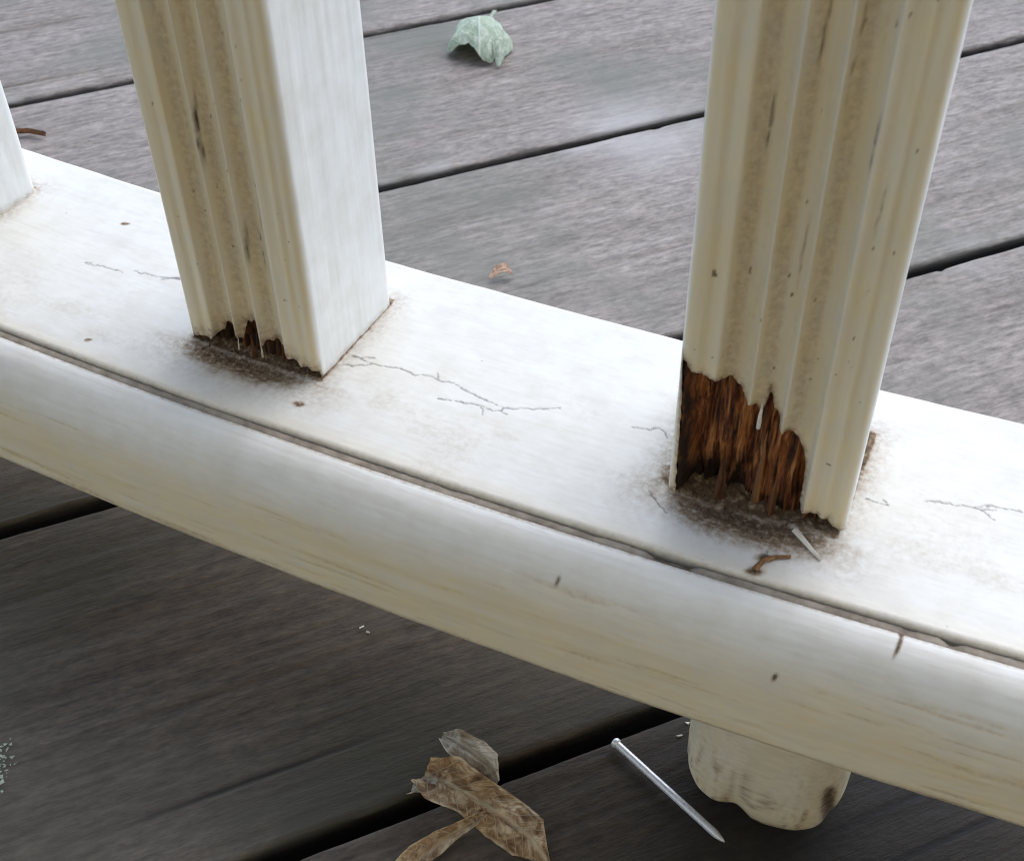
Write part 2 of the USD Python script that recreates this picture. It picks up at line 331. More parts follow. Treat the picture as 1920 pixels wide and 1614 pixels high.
CRACKS = [[(-59.3, -30.6), (-53, -30.3), (-46.8, -31.4), (-42.2, -31.0), (-38.7, -31.9), (-35.1, -31.6), (-31.5, -31.9)],
          [(-32.4, -25.3), (-28, -26.5), (-22, -27.1), (-16.5, -27.4), (-16.5, -28.8), (-11.2, -30.9), (-4.3, -34.1)],
          [(-147, -32.8), (-141, -33.6), (-134.8, -33.9)], [(-132.5, -35.6), (-124, -36.5), (-118.2, -38.3)],
          [(13.7, -34.4), (17.4, -35.1), (19.8, -36.9)], [(68.7, -32.5), (71, -32.3), (73.6, -32.0)],
          [(80.7, -36.1), (85.7, -37.4), (90.1, -38), (94.4, -40), (101, -40.5), (112, -43)],
          [(-31.5, -31.9), (-27.5, -30.6), (-23.5, -29.8), (-16.5, -28.8)], [(-59.6, -27), (-56, -28.2), (-53, -30.3)],
          [(24, -17), (26.5, -14.6), (30, -12.2)], [(52.5, -9.5), (52, -6), (51.6, -2.9)]]


_rc = np.random.default_rng(77)
for _c in list(CRACKS)[:7]:
    for _ in range(len(_c) // 3):
        _i = int(_rc.integers(0, len(_c)))
        _p, _a, _pts = np.array(_c[_i], float), _rc.uniform(-0.7, 0.7) + (0 if _rc.random() < 0.5 else math.pi), []
        for _ in range(int(_rc.integers(3, 6))):
            _pts.append(tuple(_p)); _a += _rc.uniform(-0.5, 0.5); _p = _p + _rc.uniform(0.8, 2.0) * np.array([math.cos(_a), math.sin(_a)])
        CRACKS.append(_pts)


def crack_field(S, Rr):
    """1 in a crack of the paint, in mm coordinates"""
    js = S + 1.0 * (f2(S * 1.1, Rr * 1.1, 301, 3) - 0.5)
    jr = Rr + 2.0 * (f2(S * 0.7, Rr * 0.7, 302, 4) - 0.5)
    out = np.zeros_like(S)
    for c in CRACKS:
        ls = LineString(c)
        b = ls.bounds
        near = (S > b[0] - 4) & (S < b[2] + 4) & (Rr > b[1] - 4) & (Rr < b[3] + 4)
        if not near.any():
            continue
        d = shapely.distance(ls, sh_points(js[near], jr[near]))
        w = 0.06 + 0.26 * f2(S[near] * 0.5, Rr[near] * 0.5, 303, 2)
        out[near] = np.maximum(out[near], np.exp(-(d / w) ** 2))
    return out


def base_local(S, Rr, k):
    """coordinates (mm) in baluster k's own frame: x along the rail, y away from the camera side"""
    s0, tw = BAL[k]
    dx, dy = S - s0 * 1000, -(Rr - BR * 1000)
    c, s_ = math.cos(tw), math.sin(tw)
    return dx * c + dy * -s_, dx * s_ + dy * c


def top_dirt(S, Rr):
    d = np.zeros_like(S)
    for k, (front, left_, right_) in enumerate([(0.5, 0.3, 0.5), (1.0, 0.35, 0.55), (1.0, 0.75, 0.6)]):
        x, y = base_local(S, Rr, k)
        hx, hy = BW * 500, BD * 500
        qx, qy = np.abs(x) - hx, np.abs(y) - hy
        dist = np.hypot(np.maximum(qx, 0), np.maximum(qy, 0)) + np.minimum(np.maximum(qx, qy), 0)
        wob = 2.2 * (f2(S * 0.25, Rr * 0.25, 320 + k, 3) - 0.5) * 2
        fw = np.clip((-y - hy + 2) / 4, 0, 1)                 # in front of the front face
        mid = np.exp(-((x - (2 if k == 2 else -2)) / (hx * 0.95)) ** 4)
        reach = (9.5 if k == 1 else 11.5) * (0.7 + 0.3 * np.cos(x / hx * 1.3))
        d = np.maximum(d, front * fw * mid * sstep(1.30, 0.20, (dist + wob) / reach) * 0.92)
        d = np.maximum(d, front * fw * 0.42 * np.exp(-np.maximum(dist + wob, 0) / 8))
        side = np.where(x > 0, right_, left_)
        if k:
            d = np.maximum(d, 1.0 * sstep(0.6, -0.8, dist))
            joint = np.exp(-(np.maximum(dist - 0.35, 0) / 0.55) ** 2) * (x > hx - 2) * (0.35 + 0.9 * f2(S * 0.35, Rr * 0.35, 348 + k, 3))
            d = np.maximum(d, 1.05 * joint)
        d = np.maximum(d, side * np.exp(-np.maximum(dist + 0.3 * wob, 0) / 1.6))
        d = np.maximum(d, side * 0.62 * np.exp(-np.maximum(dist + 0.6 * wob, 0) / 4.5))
    film = f2(S * 0.045, Rr * 0.10, 345, 4)
    d = np.maximum(d, 0.13 * sstep(0.40, 0.70, film) * (0.35 + 0.65 * sstep(-55, -8, Rr)))
    sp = noise(np.stack([S * 0.9, Rr * 0.9, S * 0 + 0.2], -1), 340)
    d = np.maximum(d, 0.9 * sstep(0.955, 0.99, sp))
    d = np.maximum(d, 0.15 * np.exp(-(-1.6 - Rr) / 1.2) * (Rr < 0))
    for (a, b, rad) in [(-61.6, -10.2, 1.3), (-123.2, -7.4, 0.8), (-149.8, -52.1, 1.0), (52.7, -7.7, 1.7), (51.6, -3.2, 1.6)]:
        d = np.maximum(d, 1.2 * np.exp(-(((S - a) + (Rr - b) * 0.5) ** 2 + 2 * (Rr - b) ** 2) / rad ** 2))
    return np.clip(d, 0, 1.2)


def sweep(sv, prof, name, fine_fn, mat, label=None):
    """sweeps the closed profile (r, z; mm) along s (mm); fine_fn returns normal displacement (mm) and attributes"""
    prof = np.array(prof, float)
    n, m = len(sv), len(prof)
    S = np.repeat(np.asarray(sv)[:, None], m, 1)
    Rr = np.repeat(prof[None, :, 0], n, 0)
    Z = np.repeat(prof[None, :, 1], n, 0)
    d = np.roll(prof, -1, 0) - np.roll(prof, 1, 0)
    nrm = np.stack([-d[:, 1], d[:, 0]], 1)
    nrm /= np.maximum(np.linalg.norm(nrm, axis=1, keepdims=True), 1e-9)
    arc = np.r_[0, np.cumsum(np.linalg.norm(np.diff(prof, axis=0), axis=1))]
    disp, attrs = fine_fn(S, Rr, Z, np.repeat(arc[None], n, 0))
    Rr, Z = Rr + disp * nrm[None, :, 0], Z + disp * nrm[None, :, 1]
    V = on_rail(S.ravel() / 1000, Rr.ravel() / 1000, Z.ravel() / 1000)
    uv = np.stack([S.ravel() / 1000, np.repeat(arc[None], n, 0).ravel() / 1000], -1)
    F = grid_faces(n, m, closed=True)
    # end caps as fans about the profile's middle
    c0 = on_rail(np.array([sv[0] / 1000]), np.array([prof[:, 0].mean() / 1000]), np.array([prof[:, 1].mean() / 1000]))
    c1 = on_rail(np.array([sv[-1] / 1000]), np.array([prof[:, 0].mean() / 1000]), np.array([prof[:, 1].mean() / 1000]))
    j = np.arange(m)
    k0, k1 = len(V), len(V) + 1
    caps = np.vstack([np.stack([j * 0 + k0, j, (j + 1) % m], 1), np.stack([j * 0 + k1, (n - 1) * m + (j + 1) % m, (n - 1) * m + j], 1)])
    V = np.vstack([V, c0, c1])
    uv = np.vstack([uv, uv[:1], uv[-1:]])
    mesh = trimesh.Trimesh(V, np.vstack([F, caps]), process=False)
    if mesh.volume < 0:
        mesh = trimesh.Trimesh(V, np.vstack([F, caps])[:, ::-1], process=False)
    attrs = {k: np.r_[v.ravel(), v.ravel()[0], v.ravel()[-1]] for k, v in attrs.items()}
    return obj(name, mesh, mat, railing, smooth=True, uv=uv, attrs=attrs, label=label)


SV = spans((-420, -172, 4), (-172, 125, 0.33), (125, 420, 4))
top_r = spans((-68.6, -2.4, 0.33))
prof_top = [(-70.6, 64.5), (-70.6, 97.8), (-70.2, 99.0), (-69.5, 99.7)] + [(r, 100.0) for r in top_r] + [(-1.95, 99.85), (-1.6, 99.45), (-1.5, 98.9), (-1.5, 64.5)]


def top_fn(S, Rr, Z, A):
    up = (Z > 97).astype(float)
    cr = crack_field(S, Rr) * up
    di = top_dirt(S, Rr) * up
    lump = (f2(S * 0.05, Rr * 0.12, 350, 4) - 0.5) * 0.5 + (f2(S * 0.12, Rr * 0.7, 351, 3) - 0.5) * 0.10
    grit = sstep(0.35, 0.9, di) * (f2(S * 1.1, Rr * 1.1, 352, 3) - 0.45) * 1.2
    x, y = base_local(S, Rr, 2)
    x1, y1 = base_local(S, Rr, 1)
    pit = 1.6 * np.exp(-((x + 3) / 13) ** 4) * np.exp(-((y + BD * 500 + 1) / 5.5) ** 2) + 0.9 * np.exp(-((x1) / 16) ** 4) * np.exp(-((y1 + BD * 500 + 1) / 5) ** 2)
    edge = (Rr > -3) * (f2(S * 0.5, Rr * 0 + 2.2, 353, 3) - 0.5) * 0.15
    age = 0.10 + 0.16 * np.clip(f2(S * 0.03, Rr * 0.05, 354, 3), 0, 1) + 0.25 * np.clip(di, 0, 1) + 0.25 * sstep(-8, -2, Rr)
    return up * (lump + grit - 0.08 * cr - pit + edge), {"age": age, "dirt": di, "crack": np.clip(cr * (0.45 + 0.55 * f2(S * 0.25, Rr * 0.25, 304, 3)), 0, 1)}


sweep(SV, prof_top, "rail_top_board", top_fn, PAINT)

pn = [(1.0, 64.5), (1.0, 98.6), (1.1, 99.1), (1.5, 99.4), (2.6, 99.5)]
pn += [(2.6 + 9.6 * math.sin(t), 75.5 + 23.95 * math.cos(t)) for t in np.linspace(0.03, math.pi / 2, 60)]
pn += [(12.2, z) for z in np.linspace(75, 66.2, 20)] + [(11.9, 65.2), (11.0, 64.6), (9.5, 64.5)]


def nose_fn(S, Rr, Z, A):
    face = ((Z > 64.8) & (Rr > 1.4)).astype(float)
    lump = (f2(S * 0.03, Z * 0.08, 360, 4) - 0.5) * 0.9 + (f2(S * 0.10, A * 0.9, 361, 4) - 0.5) * 0.16
    fl = np.zeros_like(S)
    for (a, b, z0, rad) in [(13.4, 8, 93, 0.65), (61.1, 12, 87, 0.7), (82.1, 2, 99, 0.7)]:
        fl = np.maximum(fl, np.exp(-(3.0 * (S - a - 0.25 * (Z - z0)) ** 2 + 0.45 * (Z - z0) ** 2) / rad ** 2))
    streak = sstep(0.54, 0.74, f2(S * 0.05, Z * 0.8 + S * 0.012, 362, 4)) * sstep(97, 88, Z)
    rim = (Rr < 3) * (f2(S * 0.4, Z * 0 + 4.4, 363, 3) - 0.5) * 0.18
    age = 0.16 + 0.78 * sstep(95, 80, Z + 10 * (f2(S * 0.02, Z * 0.1, 364, 3) - 0.5)) + 0.3 * streak
    di = 0.20 * streak + 0.9 * fl + 0.14 * sstep(70, 65, Z) + 0.3 * (Rr < 2.5)
    return face * (lump + rim - 0.10 * streak), {"age": age, "dirt": di, "crack": 0.55 * fl}


sweep(SV, pn, "rail_nosing", nose_fn, PAINT)

seam_prof = [(-1.15, 80), (-1.15, 98.5), (-1.0, 98.75), (-0.3, 98.85), (0.3, 98.85), (0.75, 98.75), (0.85, 98.3), (0.85, 80)]


def seam_fn(S, Rr, Z, A):
    t = (Z > 98).astype(float)
    gap = sstep(0.56, 0.68, f2(S * 0.06, Rr * 0 + 1.7, 370, 3))
    return t * ((f2(S * 0.8, Rr * 1.2, 371, 3) - 0.5) * 0.4 - 1.6 * gap), {"dirt": gap}


sweep(SV, seam_prof, "seam_strip", seam_fn, SEAM)

# ------------------------------------------------------------------ balusters
FLUTES = (-8.0, -0.8, 6.4)                     # three wide flutes, and a shallow line on either side
LINES = ((-14.2, 1.1, 0.45), (12.4, 1.3, 0.6), (15.6, 0.8, 0.4))


def perimeter():
    """points and outward normals (mm) round the shaft, and p = signed arc length from the middle of the front face"""
    hx, hy, rc = BW * 500, BD * 500, 2.2
    u = spans((-hx + rc, hx - rc, 0.36))
    pts, nn, p = [], [], []
    for t in u:
        pts.append((t, -hy)); nn.append((0, -1)); p.append(t)
    a = hx - rc
    for t in np.linspace(0, math.pi / 2, 9)[1:]:
        pts.append((a + rc * math.sin(t), -hy + rc - rc * math.cos(t))); nn.append((math.sin(t), -math.cos(t))); p.append(a + rc * t)
    a2 = a + rc * math.pi / 2
    for t in np.linspace(0, 2 * hy - 2 * rc, 50)[1:]:
        pts.append((hx, -hy + rc + t)); nn.append((1, 0)); p.append(a2 + t)
    a3 = a2 + 2 * hy - 2 * rc
    for t in np.linspace(0, math.pi / 2, 5)[1:]:
        pts.append((hx - rc + rc * math.cos(t), hy - rc + rc * math.sin(t))); nn.append((math.cos(t), math.sin(t))); p.append(a3 + rc * t)
    a4 = a3 + rc * math.pi / 2
    half = list(zip(pts, nn, p))
    for t in np.linspace(0, hx - rc, 7)[1:]:
        half.append(((hx - rc - t, hy), (0, 1), a4 + t))
    right = [h for h in half if h[2] > 1e-9]
    left = [((-x, y), (-nx, ny), -pp) for (x, y), (nx, ny), pp in right[:-1]][::-1]
    middle = [((0.0, -hy), (0, -1.0), 0.0)]
    allp = left + middle + right
    return np.array([h[0] for h in allp]), np.array([h[1] for h in allp], float), np.array([h[2] for h in allp])


PP, PN, PA = perimeter()


def flute(p):
    d = np.zeros_like(p)
    for c in FLUTES:
        q = (p - c) / 3.35
        d = np.maximum(d, 2.5 * np.sqrt(np.clip(1 - q ** 2, 0, 1)) * (np.abs(q) < 1))
    for c, w, dp in LINES:
        d = np.maximum(d, dp * np.exp(-((p - c) / w) ** 2))
    return d


HOLES = {2: Polygon([(-18.6, 138.0), (-17.2, 135.8), (-16.0, 134.5), (-13.5, 133.8), (-11.4, 132.8), (-8.7, 133.2), (-6.6, 131.4), (-5.4, 129.4), (-4.4, 128.6), (-2.9, 128.3), (-2.0, 125.6), (-1.5, 127.4), (-0.8, 133.4), (-0.1, 129.0), (1.6, 126.8), (2.3, 123.4), (4.4, 123.0), (6.4, 120.8), (7.6, 118.2), (8.3, 115.2), (8.7, 110.5), (8.5, 104.8), (9.0, 102.6), (12.2, 103.4), (15.0, 102.0), (17.4, 100.2), (17.6, 96), (-16.6, 96), (-17.0, 103), (-17.3, 117), (-17.6, 128)]),
         1: Polygon([(-18.8, 102.2), (-16.8, 101.2), (-14.6, 101.8), (-12.4, 101.4), (-10.6, 103.4), (-9.2, 104.0), (-8.2, 106.4), (-7.0, 107.0), (-6.2, 105.6), (-5.2, 106.4), (-4.2, 104.6), (-3.2, 104.0), (-2.5, 106.8), (-1.6, 109.2), (-0.7, 108.6), (0.2, 110.0), (1.2, 107.4), (1.9, 105.0), (2.8, 104.2), (3.7, 106.0), (4.8, 105.2), (6.2, 106.8), (7.4, 105.0), (8.8, 104.6), (10.2, 103.0), (12.0, 103.2), (13.6, 102.2), (16.0, 102.6), (18.6, 101.8), (18.9, 96), (-19.0, 96)]),
         0: None}
STAINS = {2: [(-8, 190, 5, 1.0), (-1.5, 207, 6, 0.7), (4, 205, 9, 0.6), (9.5, 190, 5, 0.6), (1.0, 165, 7, 0.5), (12.6, 178, 6, 0.5)],
          1: [(-5.2, 172, 13, 1.0), (-6.0, 183, 8, 0.8), (-3.8, 161, 8, 1.0), (9.5, 152, 6, 0.9), (3.6, 134, 5, 0.8), (6.5, 133, 5, 0.8), (8, 143, 5, 0.4)], 0: []}


def baluster(k, label):
    s0, tw = BAL[k]
    hole = HOLES[k]
    if hole is not None:
        q = shapely.segmentize(hole.exterior, 0.45)
        xy = shapely.get_coordinates(q)[:-1]
        wob = np.stack([f2(xy[:, 0] * 1.1, xy[:, 1] * 0.5, 380 + k, 3), f2(xy[:, 0] * 1.6 + 9, xy[:, 1] * 0.3, 390 + k, 3)], 1) - 0.5
        hole = Polygon(xy + wob * np.array([0.9, 2.6 if k == 2 else 1.6]) * (xy[:, 1:] > 99)).buffer(0)
        hole = max(getattr(hole, 'geoms', [hole]), key=lambda g: g.area)
        hole = shapely.affinity.scale(hole, 1.03, 1.05 if k == 1 else 1.0, origin=(0, 100))
    c = on_rail(np.array([s0]), np.array([BR]), np.array([0.0]))[0]
    ang = rail_angle(s0) + tw
    zs = spans((99.0, 146, 0.36), (146, 230, 0.8), (230, 720, 12))
    n, m = len(zs), len(PA)
    P = np.repeat(PA[None], n, 0)
    Z = np.repeat(zs[:, None], m, 1)
    seed = 400 + 40 * k

    def surface(P, Z, X0, Y0, NX, NY):
        d = flute(P) * sstep(19, 17, np.abs(P))
        lump = (f2(P * 0.25, Z * 0.02, seed, 3) - 0.5) * 0.5 + (f2(P * 1.6, Z * 0.05, seed + 1, 3) - 0.5) * 0.16
        return X0 + NX * (lump - d), Y0 + NY * (lump - d)
    X0, Y0 = np.repeat(PP[None, :, 0], n, 0), np.repeat(PP[None, :, 1], n, 0)
    NX, NY = np.repeat(PN[None, :, 0], n, 0), np.repeat(PN[None, :, 1], n, 0)
    Pm, Zm = P.copy(), Z.copy()
    keep_cell = np.ones((n - 1, m - 1), bool)
    if hole is not None:
        inside = shapely.contains_xy(hole, Pm, Zm)
        keep = ~inside
        # cells: dropped when all their corners are inside the hole; corners of kept cells that lie inside are pulled to the outline
        keep_cell = keep[:-1, :-1] | keep[1:, :-1] | keep[:-1, 1:] | keep[1:, 1:]
        used_v = np.zeros((n, m), bool)
        for a, b in ((slice(None, -1), slice(None, -1)), (slice(1, None), slice(None, -1)), (slice(None, -1), slice(1, None)), (slice(1, None), slice(1, None))):
            used_v[a, b] |= keep_cell
        mv = inside & used_v
        ring = hole.exterior
        near = shapely.get_coordinates(shapely.line_interpolate_point(ring, shapely.line_locate_point(ring, sh_points(Pm[mv], Zm[mv]))))
        Pm[mv], Zm[mv] = near[:, 0], near[:, 1]
        X0, Y0 = np.interp(Pm, PA, PP[:, 0]), np.interp(Pm, PA, PP[:, 1])
        NX, NY = np.interp(Pm, PA, PN[:, 0]), np.interp(Pm, PA, PN[:, 1])
    X, Y = surface(Pm, Zm, X0, Y0, NX, NY)
    front = sstep(20.0, 18.2, np.abs(Pm))
    # wear: yellowed front face with grime in the flutes, flute shade and ridge light painted on, hairline splits along the grain
    fl = flute(Pm) / 2.5
    st = f2(Pm * 0.5, Zm * 0.012, seed + 2, 4)
    groove = sstep(0.25, 0.9, fl) * sstep(0.2, 0.5, st)
    age = front * (0.90 + 0.22 * groove + 0.35 * (st - 0.45) - 0.22 * np.exp(-(np.minimum(np.abs(Pm + 4.4), np.minimum(np.abs(Pm - 2.8), np.abs(Pm - 9.9))) / 0.7) ** 2)) + (1 - front) * 0.06
    age = age + 0.2 * front * sstep(112, 101, Zm)
    dirt = front * (0.15 * groove * sstep(0.6, -0.6, np.sin((Pm + 8.0) / 7.2 * 2 * np.pi)) + 0.06 * groove + 0.06 * sstep(0.5, 0.7, f2(Pm * 0.9, Zm * 0.05, seed + 3, 4)))  # one side of each flute darkened as painted shade, over real grime
    dirt = np.maximum(dirt, 0.5 * sstep(103, 100, Zm) * (0.4 + 0.6 * front))
    cr = np.zeros_like(Pm)
    for (u, z, L, q) in STAINS[k]:
        pj = Pm - u - 0.03 * (Zm - z) - 1.2 * (f2(Zm * 0.2, Zm * 0 + u, seed + 5, 3) - 0.5)
        along = np.exp(-((Zm - z) / L) ** 4)
        cr = np.maximum(cr, 1.1 * q * along * np.exp(-(pj / 0.20) ** 2) * sstep(0.30, 0.5, f2(Zm * 0.35, Zm * 0 + u * 3, seed + 6, 3)))
        dirt = np.maximum(dirt, 0.22 * q * along * np.exp(-(pj / 0.6) ** 2))
    sp = noise(np.stack([Pm * 1.1, Zm * 0.9, Pm * 0 + k], -1), seed + 7)
    dirt = np.maximum(dirt, 0.75 * front * sstep(0.955, 0.985, sp))
    if hole is not None:
        dh = shapely.distance(hole.exterior, sh_points(Pm, Zm))
        stain = np.exp(-dh / (2.2 if k == 1 else 0.9)) * (np.abs(Pm) < 20) * (Zm < 140)
        dirt = np.maximum(dirt, 0.55 * stain)
        if k == 2:
            dirt = np.maximum(dirt, 0.45 * np.exp(-((Pm + 21) / 1.5) ** 2) * sstep(125, 101, Zm))
    V = np.stack([X.ravel() / 1000, Y.ravel() / 1000, Zm.ravel() / 1000], -1)
    uv = np.stack([Zm.ravel() / 1000, Pm.ravel() / 1000 + 0.3 * k], -1)
    idx = np.arange(n * m).reshape(n, m)
    a, b, cc, d = idx[:-1, :-1][keep_cell], idx[:-1, 1:][keep_cell], idx[1:, 1:][keep_cell], idx[1:, :-1][keep_cell]
    F = np.vstack([np.stack([a, b, cc], -1), np.stack([a, cc, d], -1)])
    # close the back seam and cap the top
    e0, e1 = idx[:-1, -1], idx[:-1, 0]
    F = np.vstack([F, np.stack([e0, e1, idx[1:, 0]], -1), np.stack([e0, idx[1:, 0], idx[1:, -1]], -1)])
    ct = len(V)
    V = np.vstack([V, [[0, 0, zs[-1] / 1000]]])
    j = np.arange(m)
    F = np.vstack([F, np.stack([idx[-1, j], idx[-1, (j + 1) % m], j * 0 + ct], -1)])
    uv = np.vstack([uv, [[0.7, 0]]])
    ext = lambda q: np.r_[q.ravel(), 0.1]
    attrs = {"age": np.clip(ext(age), 0, 1), "dirt": ext(dirt), "crack": ext(cr)}
    used_idx = np.unique(F)
    rem = np.full(len(V), -1); rem[used_idx] = np.arange(len(used_idx))
    # to world
    ca, sa = math.cos(ang), math.sin(ang)

    def to_world(v):
        return np.stack([c[0] + v[:, 0] * ca - v[:, 1] * sa, c[1] + v[:, 0] * sa + v[:, 1] * ca, v[:, 2]], -1)
    Vw = to_world(V)[used_idx]
    shaft = obj("baluster", (Vw, rem[F]), PAINT, railing, smooth=True, uv=uv[used_idx], attrs={q: w[used_idx] for q, w in attrs.items()}, label=label)
    if hole is None:
        return
    # bare rotten wood inside the hole: a height field behind the missing face, starting at its rim
    pg = np.arange(-20.5, 20.5, 0.30)
    zg = np.arange(97.0, 139.5 if k == 2 else 117, 0.36)
    Pg, Zg = np.meshgrid(pg, zg)
    grown = hole.buffer(0.55)
    ins = shapely.contains_xy(grown, Pg, Zg)
    dist = shapely.distance(hole.exterior, sh_points(Pg, Zg)) * np.where(shapely.contains_xy(hole, Pg, Zg), 1, -1)
    open_base = sstep(104, 100, Zg)
    dist = np.where((Zg < 103) & (np.abs(Pg) < 17), np.maximum(dist, 2.0), dist)
    fib = f2(Pg * 0.85 + 0.02 * Zg, Zg * 0.045, seed + 8, 4) - 0.5
    fib2 = f2(Pg * 2.2 + 0.06 * Zg, Zg * 0.10, seed + 9, 3) - 0.5
    if k == 2:
        plate = f2(Pg * 0.42 + 0.012 * Zg + 3, Zg * 0.055, seed + 10, 2)
        step = np.floor(plate * 9) / 9 + 0.06 * sstep(0.0, 0.25, (plate * 9) % 1)
        crumb = f2(Pg * 1.3, Zg * 0.55, seed + 11, 3) - 0.5
        deep = 3.4 + 2.2 * sstep(-8, -17, Pg) + 3.2 * sstep(112, 101, Zg) * sstep(4, -10, Pg) - 1.6 * sstep(0, 7, Pg) + 6.5 * (step - 0.5) + 3.5 * fib + 2.6 * fib2 + 1.5 * crumb
    else:
        deep = 3.2 + 5.0 * fib + 2.4 * fib2
    depth = np.minimum(np.maximum(deep, 0.8), 0.7 + np.maximum(dist + 0.35, 0) * (2.6 if k == 2 else 2.2))
    Xb, Yb = np.interp(Pg, PA, PP[:, 0]), np.interp(Pg, PA, PP[:, 1])
    nx, ny = np.interp(Pg, PA, PN[:, 0]), np.interp(Pg, PA, PN[:, 1])
    flg = flute(Pg)
    Xi, Yi = Xb - nx * (flg * 0.0 + 0.3), Yb - ny * (np.minimum(flg, 2.1) * np.exp(-np.maximum(dist, 0) / 2) + 0.3)
    rotk = np.clip(0.85 * sstep(0.03, 0.15, fib2) + 0.97 * sstep(113, 101, Zg + 10 * fib) * sstep(1, -12, Pg) + 0.45 * sstep(103, 100, Zg) + 0.6 * sstep(-16.5, -18, Pg), 0, 0.95)
    if k == 1:
        rotk = np.clip(0.25 + 0.55 * sstep(107, 102, Zg) + 0.4 * fib * 4, 0, 0.9)
    push = np.where(Pg < -15, 0.55, 0.0)
    V2 = np.stack([(Xi + push * depth * 0.5) / 1000, (Yi + depth) / 1000, Zg / 1000], -1).reshape(-1, 3)
    nr, nc = Pg.shape
    okc = ins[:-1, :-1] & ins[1:, :-1] & ins[:-1, 1:] & ins[1:, 1:]
    ix = np.arange(nr * nc).reshape(nr, nc)
    a, b, cc, d = ix[:-1, :-1][okc], ix[:-1, 1:][okc], ix[1:, 1:][okc], ix[1:, :-1][okc]
    F2 = np.vstack([np.stack([a, b, cc], -1), np.stack([a, cc, d], -1)])
    ui = np.unique(F2); rem = np.full(len(V2), -1); rem[ui] = np.arange(len(ui))
    uv2 = np.stack([Zg.ravel() / 1000, Pg.ravel() / 1000 + k], -1)
    sp_ = str(shaft.GetPath())
    obj("rotten_wood", (to_world(V2)[ui], rem[F2]), ROT, sp_, smooth=True, uv=uv2[ui], attrs={"rot": rotk.ravel()[ui]})
    # splinters left standing in the hole
    rg = np.random.default_rng(50 + k)
    if k == 2:
        spl = [(-8.4, 99, 13, 2.2, 0, 0, 2.4), (-1.9, 123.0, 7.5, 0.9, 3, 0, 0.3), (-0.4, 101, 21, 1.6, 2, 0, 1.5), (3.2, 98.5, 12, 2.0, 0, 0, 1.2)]
    else:
        spl = [(-4.4, 101.0, 5.0, 0.6, 3, 0, 0.2), (2.6, 101.0, 5.0, 0.7, 3, 0, 0.2), (-0.8, 99, 8, 1.6, 0, 0, 1.2)]
    for (u, z, L, w, tone, hid, dp) in spl:
        nseg = 7
        t = np.linspace(0, 1, nseg)
        lean = rg.uniform(-0.7, 0.7) + 0.02 * L
        hw = w * 0.5 * (1 - t ** rg.uniform(1.0, 2.4) * 0.96) * (0.88 + 0.24 * rg.random(nseg))
        uc = u + lean * t + 0.07 * rg.standard_normal(nseg)
        yc = -BD * 500 + dp + 0.6 * t * rg.uniform(-1, 1)
        zc = z + L * t
        ringv = []
        for q in range(nseg):
            for (sx, sy) in ((-1, 0.25), (0, -0.75), (1, 0.1), (0.2, 0.9)):
                ringv.append((uc[q] + sx * hw[q], yc[q] + sy * hw[q], zc[q]))
        ringv = np.array(ringv) / 1000
        Fs = grid_faces(nseg, 4, closed=True)[:, ::-1]
        Fs = np.vstack([Fs, [(0, 1, 2), (0, 2, 3)], [((nseg - 1) * 4, (nseg - 1) * 4 + 2, (nseg - 1) * 4 + 1), ((nseg - 1) * 4, (nseg - 1) * 4 + 3, (nseg - 1) * 4 + 2)]])
        me = trimesh.Trimesh(to_world(ringv), Fs, process=False)
        me.fix_normals()
        obj("splinter", me, (SPLINT_DARK, SPLINT_DARK, SPLINT_TAN, SPLINT_PALE)[tone], sp_)


baluster(0, "plain side of the baluster cut by the left edge of the view")
baluster(1, "fluted yellowed baluster with a ragged rotted foot and bright plain side")
baluster(2, "fluted yellowed baluster with a large splintered hole rotted into its foot")

